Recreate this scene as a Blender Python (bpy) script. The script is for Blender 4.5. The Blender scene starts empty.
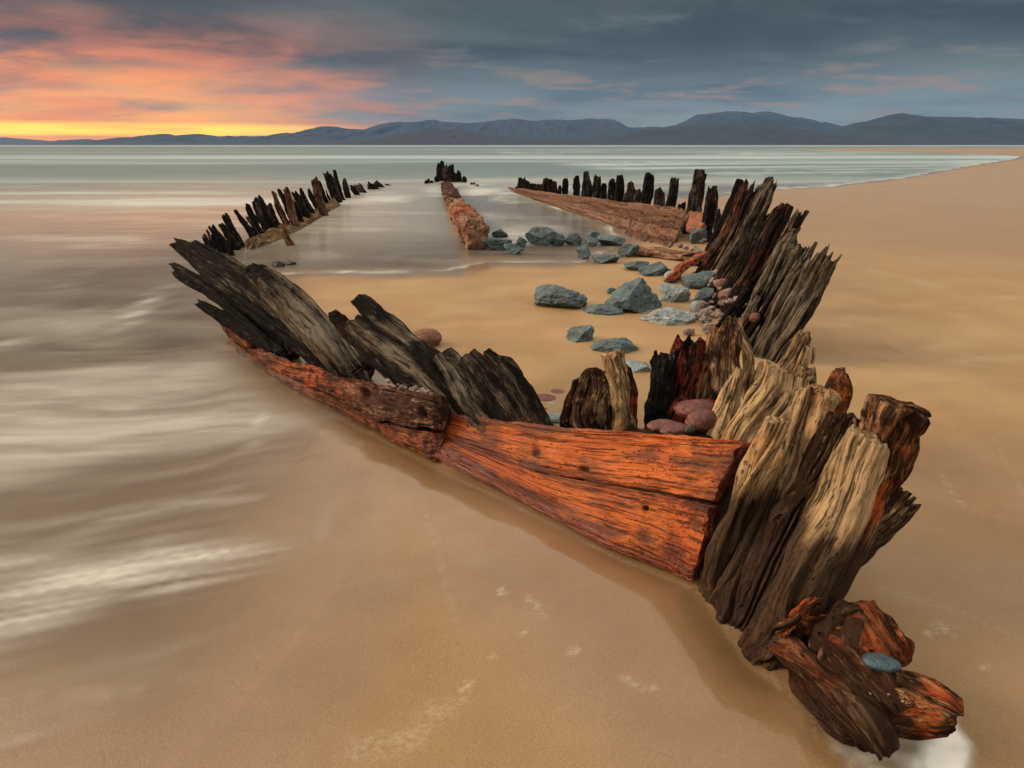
import bpy, math, random
import numpy as np
random.seed(7)
S = bpy.context.scene
COL = S.collection
R = math.radians

# ------------------------------------------------------------------ camera survey
F, CX, CY, H, T = 610.0, 512.0, 384.0, 1.6, R(21.4)
def _ray(px, py):
    x = (px-CX)/F; y = -(py-CY)/F
    return np.array((x, math.cos(T)+y*math.sin(T), -math.sin(T)+y*math.cos(T)))
def G(px, py, z=0.0):                     # point of the plane at height z
    r = _ray(px, py); return np.array((0, 0, H)) + r*((z-H)/r[2])
def at(px, py, Y):                        # point at distance Y in front of the tripod
    r = _ray(px, py); return np.array((0, 0, H)) + r*(Y/r[1])

cam = bpy.data.cameras.new('camera'); co = bpy.data.objects.new('camera', cam); COL.objects.link(co)
co.location = (0, 0, H); co.rotation_euler = (R(90)-T, 0, 0)
cam.sensor_width = 36; cam.lens = 36*F/1024; cam.clip_start = .05; cam.clip_end = 80000
S.camera = co

# ------------------------------------------------------------------ noise (numpy)
def _hash(ix, iy, iz, seed):
    h = (ix.astype(np.int64)*374761393 + iy.astype(np.int64)*668265263 + iz.astype(np.int64)*2147483647 + seed*974634777) & 0xffffffff
    h = ((h ^ (h >> 13))*1274126177) & 0xffffffff
    h = ((h ^ (h >> 16))*2246822519) & 0xffffffff
    return ((h ^ (h >> 15)) & 0xffffff)/float(0xffffff)
def vnoise(p, seed=0):                    # value noise, -1..1
    i = np.floor(p); f = p-i; i = i.astype(np.int64)
    u = f*f*f*(f*(f*6-15)+10)
    r = 0
    for a in (0, 1):
        wx = u[:, 0] if a else 1-u[:, 0]
        for b in (0, 1):
            wy = u[:, 1] if b else 1-u[:, 1]
            for c in (0, 1):
                wz = u[:, 2] if c else 1-u[:, 2]
                r = r + wx*wy*wz*_hash(i[:, 0]+a, i[:, 1]+b, i[:, 2]+c, seed)
    return r*2-1
def fbm(p, seed=0, o=4, g=.5):
    r = 0; a = 1; t = 0
    for k in range(o):
        r = r + a*vnoise(p*(2.03**k), seed+k*17); t += a; a *= g
    return r/t
def v3(x, y, z): return np.stack(np.broadcast_arrays(x, y, z), 1).astype(float)
def sst(a, b, x):
    t = np.clip((x-a)/(b-a), 0, 1); return t*t*(3-2*t)

# ------------------------------------------------------------------ mesh and object helpers
def new_mesh(name, V, quads=None, tris=None, mat=None, attrs=None, smooth=True):
    me = bpy.data.meshes.new(name)
    faces = []
    nq = 0 if quads is None else len(quads); nt = 0 if tris is None else len(tris)
    me.vertices.add(len(V)); me.vertices.foreach_set('co', np.asarray(V, np.float32).ravel())
    loops = np.concatenate([np.asarray(q, np.int32).ravel() for q in (quads, tris) if q is not None and len(q)])
    me.loops.add(len(loops)); me.loops.foreach_set('vertex_index', loops)
    st = np.concatenate((np.arange(nq)*4, nq*4+np.arange(nt)*3)).astype(np.int32)
    me.polygons.add(nq+nt); me.polygons.foreach_set('loop_start', st)
    me.polygons.foreach_set('use_smooth', np.full(nq+nt, smooth))
    for k, a in (attrs or {}).items():
        a = np.asarray(a, np.float32)
        at_ = me.attributes.new(k, 'FLOAT_VECTOR' if a.ndim == 2 else 'FLOAT', 'POINT')
        at_.data.foreach_set('vector' if a.ndim == 2 else 'value', a.ravel())
    me.update(calc_edges=True); me.validate()
    if mat: me.materials.append(mat)
    return me
def link(name, me, parent=None, loc=None):
    o = bpy.data.objects.new(name, me); COL.objects.link(o)
    if loc is not None: o.location = loc
    if parent is not None: o.parent = parent
    return o
def tag(o, label=None, cat=None, group=None, kind=None):
    if label: o['label'] = label
    if cat: o['category'] = cat
    if group: o['group'] = group
    if kind: o['kind'] = kind
    return o

# ------------------------------------------------------------------ node helper
class N:
    def __init__(s, tree): s.t = tree; s.n = tree.nodes; s.l = tree.links
    def new(s, typ, **kw):
        n = s.n.new(typ)
        for k, v in kw.items(): setattr(n, k, v)
        return n
    def put(s, sock, v):
        if isinstance(v, bpy.types.NodeSocket): s.l.new(v, sock)
        else:
            try: sock.default_value = v
            except Exception: sock.default_value = (*v, 1)
    def m(s, op, a, b=None, c=None, clamp=False):
        n = s.new('ShaderNodeMath', operation=op, use_clamp=clamp)
        for i, v in enumerate((a, b, c)):
            if v is not None: s.put(n.inputs[i], v)
        return n.outputs[0]
    def vm(s, op, a, b=None):
        n = s.new('ShaderNodeVectorMath', operation=op)
        s.put(n.inputs[0], a)
        if b is not None: s.put(n.inputs[1], b)
        return n.outputs['Value'] if op in ('DOT_PRODUCT', 'LENGTH') else n.outputs[0]
    def mix(s, f, a, b, mode='MIX'):
        n = s.new('ShaderNodeMix', data_type='RGBA', blend_type=mode)
        s.put(n.inputs[0], f); s.put(n.inputs[6], a if isinstance(a, bpy.types.NodeSocket) else (*a, 1)); s.put(n.inputs[7], b if isinstance(b, bpy.types.NodeSocket) else (*b, 1))
        return n.outputs[2]
    def noise(s, vec, scale, detail=4, rough=.55, dist=0):
        n = s.new('ShaderNodeTexNoise')
        if vec is not None: s.put(n.inputs['Vector'], vec)
        s.put(n.inputs['Scale'], scale); s.put(n.inputs['Detail'], detail); s.put(n.inputs['Roughness'], rough); s.put(n.inputs['Distortion'], dist)
        return n.outputs[0]
    def rng(s, v, a, b, c=0.0, d=1.0, smooth=True):
        n = s.new('ShaderNodeMapRange', interpolation_type='SMOOTHSTEP' if smooth else 'LINEAR')
        for k, x in zip(('Value', 'From Min', 'From Max', 'To Min', 'To Max'), (v, a, b, c, d)): s.put(n.inputs[k], x)
        return n.outputs[0]
    def attr(s, name, out='Fac'):
        n = s.new('ShaderNodeAttribute'); n.attribute_name = name; return n.outputs[out]
    def sep(s, v):
        n = s.new('ShaderNodeSeparateXYZ'); s.put(n.inputs[0], v); return n.outputs
    def comb(s, x, y, z):
        n = s.new('ShaderNodeCombineXYZ')
        for i, v in enumerate((x, y, z)): s.put(n.inputs[i], v)
        return n.outputs[0]
    def bump(s, h, dist, strength=1.0, normal=None):
        n = s.new('ShaderNodeBump'); s.put(n.inputs['Height'], h); s.put(n.inputs['Distance'], dist); s.put(n.inputs['Strength'], strength)
        if normal is not None: s.put(n.inputs['Normal'], normal)
        return n.outputs[0]
def material(name):
    m = bpy.data.materials.new(name); m.use_nodes = True
    k = N(m.node_tree); b = k.n['Principled BSDF']
    return m, k, b

# ------------------------------------------------------------------ materials
def wood_mat(name, dark, tan, wetc, rustc, orange=False, rough=.8, warp=.05, stain=None):
    m, k, b = material(name)
    wc = k.attr('wc', 'Vector'); tone = k.attr('tone'); wet = k.attr('wet'); rust = k.attr('rust')
    wv = k.new('ShaderNodeTexNoise'); k.put(wv.inputs['Vector'], wc); k.put(wv.inputs['Scale'], 7); k.put(wv.inputs['Detail'], 2)
    wq = k.vm('ADD', wc, k.vm('MULTIPLY', k.vm('SUBTRACT', wv.outputs['Color'], (.5, .5, .5)), (warp, warp, 0)))
    lng = k.vm('MULTIPLY', wq, (1, 1, .03 if orange else .05))
    mid = k.vm('MULTIPLY', wq, (1, 1, .2))
    n1 = k.noise(lng, 48, 6, .68, .3)
    n2 = k.noise(lng, 95, 4, .6)
    n3 = k.noise(wc, 9, 6, .65)
    n4 = k.noise(mid, 60, 5, .65)
    n5 = k.noise(wc, 3.2, 3, .5)
    vo = k.new('ShaderNodeTexVoronoi'); k.put(vo.inputs['Vector'], k.vm('MULTIPLY', wq, (1, 1, .45))); k.put(vo.inputs['Scale'], 75)
    pit = k.m('MULTIPLY', k.rng(vo.outputs['Distance'], .34, .16), k.rng(n3, .5, .62))
    f = k.m('ADD', tone, k.m('MULTIPLY', k.m('SUBTRACT', n1, .5), 1.5 if orange else 1.6))
    f = k.m('ADD', f, k.m('MULTIPLY', k.m('SUBTRACT', n3, .5), 1.1))
    f = k.m('ADD', f, k.m('MULTIPLY', k.m('SUBTRACT', n4, .5), .7))
    c = k.mix(k.rng(f, .2, .95), dark, tan)
    c = k.mix(k.m('MULTIPLY', k.rng(n5, .46, .66), .7), c, k.mix(1, c, (.82, .60, .42), 'MULTIPLY'))
    crack = k.rng(n2, .37, .44)
    c = k.mix(k.m('MULTIPLY', k.m('SUBTRACT', 1, crack), .8), c, tuple(x*.35 for x in dark))
    c = k.mix(k.m('MULTIPLY', pit, .15 if orange else .5), c, tuple(x*.4 for x in dark))
    c = k.mix(k.m('MULTIPLY', k.rng(n4, .56, .72), .35), c, tuple(min(1, x*1.45) for x in tan))
    if stain: c = k.mix(k.m('MULTIPLY', k.rng(k.noise(k.vm('MULTIPLY', wc, (1, 1, .35)), 7, 5, .65), .47, .64), .75), c, stain)
    rf = k.m('MULTIPLY', rust, k.rng(k.m('ADD', n3, k.m('MULTIPLY', k.m('SUBTRACT', n4, .5), .8)), .42, .6), clamp=True)
    c = k.mix(rf, c, rustc)
    wf = k.rng(k.m('ADD', wet, k.m('MULTIPLY', k.m('SUBTRACT', n3, .5), .7)), .3, .7)
    c = k.mix(k.m('MULTIPLY', wf, .9), c, k.mix(k.rng(n4, .35, .75), wetc, tuple(x*2.6 for x in wetc)))
    k.put(b.inputs['Base Color'], c)
    k.put(b.inputs['Roughness'], k.m('SUBTRACT', k.m('ADD', rough, k.m('MULTIPLY', k.m('SUBTRACT', n3, .5), .3)), k.m('MULTIPLY', wf, .28)))
    k.put(b.inputs['Specular IOR Level'], k.m('ADD', .3 if orange else .08, k.m('MULTIPLY', wf, .08)))
    h = k.m('ADD', k.m('MULTIPLY', n1, .6), k.m('ADD', k.m('MULTIPLY', crack, .4), k.m('ADD', k.m('MULTIPLY', n4, .7), k.m('MULTIPLY', pit, -.8))))
    nb = k.bump(h, .018, 1.0)
    nb = k.bump(k.noise(mid, 260, 3, .6), .003, .6, nb)
    k.put(b.inputs['Normal'], nb)
    return m
W_BOW = wood_mat('weathered_oak', (.026, .012, .006), (.43, .285, .152), (.017, .0064, .0026), (.36, .058, .010), warp=.02)
W_DARK = wood_mat('blackened_oak', (.006, .0045, .0035), (.17, .135, .096), (.005, .0035, .003), (.22, .030, .010), warp=.03)
W_RED = wood_mat('red_stained_oak', (.05, .022, .014), (.36, .20, .135), (.03, .014, .010), (.40, .08, .02))
W_ORANGE = wood_mat('orange_pine', (.085, .014, .004), (.50, .116, .018), (.10, .018, .006), (.62, .09, .012), orange=True, rough=.46, warp=.010, stain=(.045, .016, .008))

def rock_mat(name, a, bcol, rough=.6):
    m, k, b = material(name)
    oi = k.new('ShaderNodeObjectInfo'); tc = k.new('ShaderNodeTexCoord')
    p = k.vm('ADD', tc.outputs['Object'], k.vm('MULTIPLY', k.comb(oi.outputs['Random'], oi.outputs['Random'], 0), (50, 90, 0)))
    n1 = k.noise(p, 6, 6, .65); n2 = k.noise(p, 45, 4, .65); n3 = k.noise(k.vm('MULTIPLY', p, (1, 1, 4)), 9, 3, .5, .8)
    f = k.m('ADD', k.m('MULTIPLY', n1, .6), k.m('MULTIPLY', n2, .4))
    c = k.mix(k.rng(f, .36, .64), a, bcol)
    c = k.mix(k.m('MULTIPLY', k.rng(n3, .6, .72), .5), c, tuple(min(1, x*1.7) for x in bcol))
    c = k.mix(oi.outputs['Random'], c, k.mix(1.0, c, (.75, .8, .82), 'MULTIPLY'))
    k.put(b.inputs['Base Color'], c); k.put(b.inputs['Roughness'], k.m('ADD', rough-.15, k.m('MULTIPLY', n2, .35)))
    k.put(b.inputs['Normal'], k.bump(n2, .012, .7, k.bump(n1, .05, .5)))
    return m
M_ROCK = rock_mat('grey_slate', (.022, .038, .042), (.115, .160, .170))
M_PALE = rock_mat('pale_stone', (.11, .14, .145), (.33, .37, .37))
M_PEB = rock_mat('red_sandstone', (.09, .022, .016), (.21, .066, .046), .45)
M_BLUEP = rock_mat('blue_pebble_stone', (.018, .042, .055), (.045, .085, .105), .35)
M_BROWN = rock_mat('brown_stone', (.09, .03, .015), (.25, .09, .04), .5)
M_WEED = rock_mat('dark_wrack', (.02, .018, .012), (.06, .05, .03), .5)

# ------------------------------------------------------------------ swept timber
def catmull(P, t):
    P = np.asarray(P, float); n = len(P)
    if n == 2: return P[0]+(P[1]-P[0])*t[:, None]
    Q = np.vstack((2*P[0]-P[1], P, 2*P[-1]-P[-2]))
    s = np.clip(t*(n-1), 0, n-1-1e-9); i = s.astype(int); f = (s-i)[:, None]
    a, b, c, d = Q[i], Q[i+1], Q[i+2], Q[i+3]
    return .5*((2*b)+(c-a)*f+(2*a-5*b+4*c-d)*f*f+(3*b-a-3*c+d)*f**3)
_sd = [11]
def timber_mesh(name, pts, wid, side=(1, 0, 0), mat=None, nu=96, nv=110, jag=.08, jag0=0, jf=18, groove=.012, gf=28, fine=.004, gl=.10, rnd=.35,
                wob=.012, warp=.03, n=3.4, tone=.5, tvar=.5, tgrad=0.0, wet_h=None, wet=0, rust=0, rspots=(), holes=(), seed=None, origin=None, ortho=True):
    if seed is None: seed = int(abs(np.asarray(pts, float)*1000).sum()) % 9973
    rs = np.random.RandomState(seed)
    pts = np.asarray(pts, float); wid = np.asarray(wid, float)
    if wid.ndim == 1: wid = np.tile(wid, (len(pts), 1))
    side = np.asarray(side, float)
    if side.ndim == 1: side = np.tile(side, (len(pts), 1))
    L = np.linalg.norm(np.diff(pts, axis=0), axis=1).sum()
    th = np.arange(nu)/nu*2*np.pi
    c, s = np.cos(th), np.sin(th)
    ex = np.sign(c)*np.abs(c)**(2/n); ey = np.sign(s)*np.abs(s)**(2/n)
    capf = np.array((1.0, .93, .8, .6, .38, .16, .02))
    tt = np.linspace(0, 1, nv)
    rings_t = np.concatenate((np.zeros(len(capf)-1), tt, np.ones(len(capf)-1)))
    rings_f = np.concatenate((capf[:0:-1], np.ones(nv), capf[1:]))
    nr = len(rings_t)
    wmax = wid.max(0)
    # cross coordinates in metres for every vertex
    FX = (rings_f[:, None]*ex[None]).ravel(); FY = (rings_f[:, None]*ey[None]).ravel()
    tv = np.repeat(rings_t, nu)
    cxm, cym = FX*wmax[0], FY*wmax[1]
    so = rs.rand(3)*100
    spl = .65*vnoise(v3(cxm*jf+so[0], cym*jf*1.6+so[1], 0*cxm), seed)+.35*vnoise(v3(cxm*jf*2.7+so[0], cym*jf*3+so[1], 0*cxm), seed+3)
    spl = np.clip(.5+.9*spl, 0, 1.2)
    spl0 = np.clip(.5+.9*vnoise(v3(cxm*jf+so[1], cym*jf*1.6+so[2], 0*cxm), seed+9), 0, 1.2)
    edge = (FX**2+FY**2)/2
    end = 1-jag/L*spl-(rnd*wmax.min()/L)*edge**2; beg = jag0/L*spl0
    t2 = beg+(end-beg)*tv
    C = catmull(pts, np.clip(t2, 0, 1)); W = catmull(wid, np.clip(t2, 0, 1)); SD = catmull(side, np.clip(t2, 0, 1))
    d = catmull(pts, np.clip(t2+.01, 0, 1))-catmull(pts, np.clip(t2-.01, 0, 1)); d /= np.linalg.norm(d, axis=1)[:, None]
    if ortho: SD = SD-d*(SD*d).sum(1)[:, None]
    SD /= np.linalg.norm(SD, axis=1)[:, None]
    UP = np.cross(d, SD); UP /= np.linalg.norm(UP, axis=1)[:, None]
    sm = t2*L
    wb = wob*vnoise(v3(sm*2.5+so[0], so[1], so[2]), seed+5); wb2 = wob*vnoise(v3(sm*2.5+so[1], so[2], so[0]), seed+6)
    # outward normal of the section
    nx = np.sign(FX)*np.abs(FX)**(n-1)/np.maximum(W[:, 0], 1e-3); ny = np.sign(FY)*np.abs(FY)**(n-1)/np.maximum(W[:, 1], 1e-3)
    nl = np.sqrt(nx*nx+ny*ny)+1e-9; nx /= nl; ny /= nl
    q = v3(cxm, cym, sm)
    q = q+np.stack((warp*vnoise(q*6+so, seed+20), warp*vnoise(q*6-so, seed+21), 0*sm), 1)
    g1 = 1-np.abs(vnoise(q*np.array((gf, gf, gf*gl))+so, seed+1)); g1 = np.clip((g1-.72)/.28, 0, 1)**1.5
    g2 = 1-np.abs(vnoise(q*np.array((gf*2.6, gf*2.6, gf*gl*2.2))+so, seed+2)); g2 = np.clip((g2-.6)/.4, 0, 1)
    lump = fbm(q*np.array((5, 5, 3.0))+so, seed+4, 3)
    chip = fbm(q*np.array((24, 24, 9.0))+so, seed+7, 3)
    lump2 = fbm(q*np.array((15, 15, 8.0))+so, seed+11, 3); pits = np.clip(vnoise(q*np.array((46, 46, 20.0))+so, seed+12)-.25, 0, 1)
    disp = -groove*g1-fine*1.2*g2+wob*1.3*lump+wob*.55*lump2+fine*1.2*chip-fine*1.6*pits
    hol = np.zeros(len(tv))
    for (ht, hx, hs, hw, hd) in holes:       # along, across(-1..1), face sign, size, depth
        e = np.exp(-(((sm-ht*L)/(hw*1.8))**2+((cxm-hx*wmax[0])/hw)**2)**2)*(np.sign(FY) == hs)
        hol = np.maximum(hol, e); disp = disp-hd*e
    disp = disp*np.repeat(rings_f, nu)
    X = FX*W[:, 0]+wb+nx*disp; Y = FY*W[:, 1]+wb2+ny*disp
    V = C+SD*X[:, None]+UP*Y[:, None]
    i = np.arange(nr-1)[:, None]*nu; j = np.arange(nu)[None]; j2 = (j+1) % nu
    quads = np.stack((i+j, i+j2, i+nu+j2, i+nu+j), -1).reshape(-1, 4)
    quads = np.vstack((quads, ))
    ncap = nu
    tris = [(0, b+1, b) for b in range(1, ncap-1)]; o = (nr-1)*nu
    tris += [(o, o+b, o+b+1) for b in range(1, ncap-1)]
    tn = tone+tvar*.5*fbm(q*np.array((6, 6, 1.5))+so, seed+8, 3)+tgrad*(t2-.5)
    we = np.full(len(tv), float(wet))
    if wet_h is not None: we = np.maximum(we, 1-sst(wet_h*.45, wet_h*1.35, V[:, 2]+.05*lump))
    ru = np.full(len(tv), float(rust))
    for (rt, rx, rr, rv) in rspots:
        ru = np.maximum(ru, rv*np.exp(-((sm-rt*L)**2+(cxm-rx*wmax[0])**2)/rr**2))
    tn = tn-.5*hol
    if origin is not None: V = V-np.asarray(origin)
    return new_mesh(name, V, quads, tris, mat, {'wc': q+so, 'tone': tn, 'wet': we, 'rust': ru})
def timber(name, parent, pts, wid, label=None, **kw):
    org = np.array(parent.matrix_world.translation) if parent is not None and parent.type == 'EMPTY' else None
    pl = parent
    o0 = WRECK_O if parent is not None else np.zeros(3)
    o = link(name, timber_mesh(name, pts, wid, origin=o0, **kw), parent)
    if label: o['label'] = label
    return o
def edges_plank(name, parent, A, B, thick, out=(0, 0, 0), **kw):
    A, B = np.array(A), np.array(B)
    pts = (A+B)/2; side = A-B
    wid = np.stack((np.linalg.norm(side, axis=1)/2, np.full(len(A), thick)), 1)
    nrm = np.array(out, float)
    return timber(name, parent, pts+nrm, wid, side=side, ortho=False, **kw)

# ------------------------------------------------------------------ the wreck
WRECK_O = G(745, 590)
wreck = bpy.data.objects.new('shipwreck', None); COL.objects.link(wreck); wreck.location = WRECK_O
wreck.empty_display_size = .3
tag(wreck, 'broken wooden shipwreck with orange bow planks and rows of blackened ribs sunk in sand', 'shipwreck')
def down(p, dz): q = np.array(p, float); q[2] -= dz; return q
def ext(a, b, k): return np.asarray(a)-(np.asarray(b)-np.asarray(a))*k/np.linalg.norm(np.asarray(b)-np.asarray(a))
def strand(name, P3, wid, k=.15, **kw):
    pts = [at(*p) for p in P3]
    if k:
        old = [ext(pts[0], pts[1], k)]+pts; kw.setdefault('seed', int(abs(np.asarray(old, float)*1000).sum()) % 9973)
        dr = (pts[0]-pts[1])/np.linalg.norm(pts[0]-pts[1])
        if dr[2] < -.6: k = max(k, min((pts[0][2]+.12)/-dr[2], .9))       # every standing timber runs down into the sand
        nx_k = max(1, round(k/np.linalg.norm(pts[0]-pts[1]))); pts = [ext(pts[0], pts[1], k*(nx_k-i)/nx_k) for i in range(nx_k)]+pts
    wid = np.asarray(wid, float)
    if wid.ndim == 1: wid = np.tile(wid, (len(pts), 1))
    elif k: wid = np.vstack((np.repeat(wid[:1], nx_k, 0), wid))
    return timber(name, wreck, pts, wid, **kw)

BOW = dict(mat=W_BOW, nu=170, nv=210, wet_h=.43, tone=.62, tvar=1.0, groove=.045, gf=9.5, fine=.005, gl=.075, wob=.024, warp=.02, n=2.7, rnd=.9)
bt = 'bow_timber'
strand(bt, [(716, 545, 2.08), (757, 440, 2.2), (794, 370, 2.25)], [(.13, .05), (.15, .05), (.13, .045)], side=(1, -.25, .1), jag=.05, jf=9, **{**BOW, 'tone': .95, 'n': 4, 'rnd': .4, 'groove': .025, 'gf': 12})
strand(bt, [(716, 578, 1.92), (746, 495, 1.95), (777, 416, 1.99)], [(.055, .055), (.05, .055), (.042, .045)], jag=.02, **{**BOW, 'tone': .6})
strand(bt, [(742, 580, 1.90), (786, 468, 2.0), (818, 384, 2.09)], [(.10, .08), (.10, .08), (.085, .07)], jag=.04, **{**BOW, 'tone': .7})
strand(bt, [(752, 600, 1.9), (800, 480, 2.0), (838, 395, 2.08)], [(.05, .06), (.045, .055), (.03, .04)], jag=.06, rspots=[(.85, .3, .12, 1)], **{**BOW, 'tone': .45})
strand(bt, [(750, 618, 1.78), (798, 510, 1.88), (845, 408, 1.97)], [(.09, .08), (.085, .08), (.07, .06)], jag=.04, **{**BOW, 'tone': .3, 'groove': .025, 'gf': 30})
strand(bt, [(768, 632, 1.66), (820, 525, 1.75), (868, 426, 1.84)], [(.085, .085), (.095, .09), (.078, .075)], jag=.03, **{**BOW, 'tone': .7, 'groove': .03, 'wet_h': .46})
strand(bt, [(792, 630, 1.67), (848, 525, 1.74), (893, 445, 1.80)], [(.085, .09), (.085, .085), (.05, .06)], jag=.07, rspots=[(.8, 0, .1, 1)], **{**BOW, 'tone': .35})
strand(bt, [(805, 610, 1.68), (862, 540, 1.72), (912, 490, 1.76)], [(.05, .07), (.06, .06), (.03, .03)], jag=.09, jf=30, **{**BOW, 'tone': .55})
strand(bt, [(852, 500, 1.80), (886, 450, 1.82), (914, 402, 1.83)], [(.06, .07), (.09, .08), (.098, .075)], jag=.02, k=.05, rust=.2, rspots=[(.6, -.2, .05, .9), (.2, .3, .05, .9), (.85, .4, .04, .8)], **{**BOW, 'tone': .3, 'groove': .03, 'gf': 22, 'wob': .03, 'gl': .12, 'n': 3.2})
strand(bt, [(735, 622, 1.82), (772, 550, 1.93), (815, 455, 2.05)], [(.10, .09), (.10, .09), (.06, .07)], jag=.1, **{**BOW, 'tone': .1, 'groove': .025})
strand(bt, [(826, 440, 2.14), (838, 395, 2.2), (845, 368, 2.24)], [(.035, .04), (.035, .04), (.02, .025)], jag=.05, rust=.3, **{**BOW, 'tone': .25, 'nu': 60, 'nv': 60})
for (x0, y0, Y0, x1, y1, Y1, w, tn) in ((772, 395, 2.9, 808, 331, 3.05, .055, .55), (790, 395, 2.85, 810, 341, 2.95, .04, .7), (762, 395, 2.5, 770, 362, 2.55, .05, .4), (800, 395, 2.45, 808, 363, 2.5, .045, .4)):
    strand('frame_stub', [(x0, y0, Y0), ((x0+x1)/2, (y0+y1)/2, (Y0+Y1)/2), (x1, y1, Y1)], [(w, w*.8), (w, w*.8), (w*.7, w*.6)], jag=.05, **{**BOW, 'nu': 70, 'nv': 70, 'tone': tn})

# forefoot, the lump of the keel end in front of the stem
FOOT = dict(mat=W_BOW, nu=150, nv=150, tone=.15, tvar=.9, groove=.022, gf=15, fine=.006, wob=.06, wet_h=.05, wet=.5, n=2.1, warp=.045, gl=.12, rnd=1.2)
foot = timber('forefoot', wreck, [G(790, 640, .0), G(814, 660, .05), G(845, 690, .08), G(874, 718, .08), G(888, 734, .04)], [(.04, .06), (.085, .11), (.105, .13), (.115, .13), (.06, .07)], side=(1, .4, .2), jag=.04,
              rspots=[(.45, -.1, .06, .7), (.3, .5, .08, .8), (.03, 0, .12, .9), (.2, -.4, .05, .7)], **FOOT)
def sub(name, P, wid, parent=foot, **kw):
    o = timber(name, parent, P, wid, **kw); return o
sub('knee', [G(812, 640, .04), G(834, 656, .09), G(857, 680, .10), G(885, 706, .10), G(900, 722, .06)], [(.035, .05), (.07, .09), (.08, .10), (.07, .08), (.04, .05)], side=(1, .5, .2), jag=.03, rspots=[(.05, 0, .07, .8), (.55, .6, .05, .9), (.3, -.3, .04, .8)], **{**FOOT, 'nu': 110, 'nv': 120, 'wet': .45})
sub('knob', [G(832, 668, .1), G(846, 636, .2), G(855, 600, .28)], [(.06, .06), (.065, .055), (.04, .04)], jag=.02, **{**FOOT, 'nu': 80, 'nv': 80})
sub('knob', [G(850, 625, .2), G(872, 652, .19), G(898, 676, .17)], [(.035, .05), (.045, .05), (.04, .04)], jag=.03, rust=.42, **{**FOOT, 'nu': 80, 'nv': 80, 'wet': .4})
sub('snout', [G(870, 690, .14), G(905, 688, .18), G(938, 699, .2), G(966, 714, .2)], [(.06, .06), (.06, .06), (.052, .05), (.032, .032)], jag=.03, rspots=[(.85, 0, .10, .75)], side=(.3, 1, 0), **{**FOOT, 'nu': 100, 'nv': 100, 'wet': .2, 'tone': .25, 'wob': .03})
sub('snout', [G(885, 712, .11), G(922, 717, .14), G(960, 725, .17)], [(.06, .06), (.055, .05), (.032, .03)], jag=.03, rspots=[(.88, 0, .10, .7)], side=(.3, 1, 0), **{**FOOT, 'nu': 100, 'nv': 100, 'wet': .25, 'tone': .25, 'wob': .03})
sub('rusted_joint', [G(780, 634, .12), G(803, 620, .19), G(830, 600, .25)], [(.04, .04), (.05, .05), (.03, .03)], jag=.03, rust=.75, **{**FOOT, 'nu': 90, 'nv': 90, 'wet': .1, 'wob': .05})

# orange hull planks
ORA = dict(mat=W_ORANGE, nu=190, nv=420, groove=.012, gf=24, fine=.003, gl=.05, wob=.009, n=7, tvar=1.1, warp=.006)
top = [at(752, 440, 2.08), at(690, 436, 2.25), at(640, 432, 2.42), at(560, 427, 2.68), at(500, 419, 2.95), at(440, 410, 3.28), at(400, 400, 3.5)]
seam = [at(719, 503, 2.02), at(680, 496, 2.15), at(640, 488, 2.3), at(560, 476, 2.58), at(500, 458, 2.86), at(440, 437, 3.18), at(395, 420, 3.42)]
bot = [G(698, 582, -.02), G(660, 565, -.02), G(620, 549, -.02), G(560, 520, -.02), G(498, 489, -.02), G(435, 459, -.02), G(380, 430, -.03)]
edges_plank('hull_plank', wreck, top[::-1], seam[::-1], .045, jag=.04, jf=30, tone=.62, label='upper orange bow plank with a sawn end',
            holes=[(.56, -.55, -1, .012, .03), (.80, -.1, -1, .013, .03), (.45, -.3, -1, .011, .025), (.9, .2, -1, .009, .02), (.56, -.55, 1, .012, .03), (.80, -.1, 1, .013, .03), (.45, -.3, 1, .011, .025)], **ORA)
edges_plank('hull_plank', wreck, [down(p, .002) for p in seam[::-1]], bot[::-1], .042, out=(-.006, -.008, 0), jag=.05, jf=30, tone=.5, tgrad=.3, wet_h=.05, label='lower orange bow plank meeting the sand',
            holes=[(.86, .1, -1, .014, .03), (.72, .5, -1, .012, .03), (.6, .2, -1, .012, .03), (.86, .1, 1, .014, .03), (.72, .5, 1, .012, .03), (.6, .2, 1, .012, .03)], **ORA)
T3 = [at(250, 345, 4.95), at(300, 363, 4.25), at(350, 377, 3.85), at(402, 391, 3.42), at(445, 401, 3.14)]
B3 = [at(246, 353, 4.93), at(300, 386, 4.12), at(351, 406, 3.68), at(396, 427, 3.3), at(444, 433, 3.05)]
edges_plank('hull_plank', wreck, T3, B3, .05, jag=.06, jag0=.1, jf=26, tone=.30, label='splintered brown end of a hull plank',
            rspots=[(.3, .4, .5, .8)], holes=[(.93, -.1, -1, .03, .06), (.93, -.1, 1, .03, .06), (.6, .3, 1, .03, .04), (.6, .3, -1, .03, .04)], **{**ORA, 'groove': .022, 'wob': .03, 'n': 5, 'mat': W_RED, 'nv': 300})
edges_plank('hull_plank', wreck, B3, [G(238, 350, -.03), G(290, 386, -.03), G(345, 413, -.03), G(390, 437, -.03), G(440, 462, -.03)], .04, out=(-.01, -.012, 0), tone=.25, rust=.35, **{**ORA, 'nv': 260, 'mat': W_RED})
timber('hull_plank', wreck, [at(220, 322, 5.35), at(236, 334, 5.15), at(256, 350, 4.9)], [(.04, .05), (.06, .06), (.06, .06)], jag0=.08, jag=.04, rust=.5, **{**BOW, 'tone': .2, 'nu': 60, 'nv': 60, 'wet_h': None})

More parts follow.
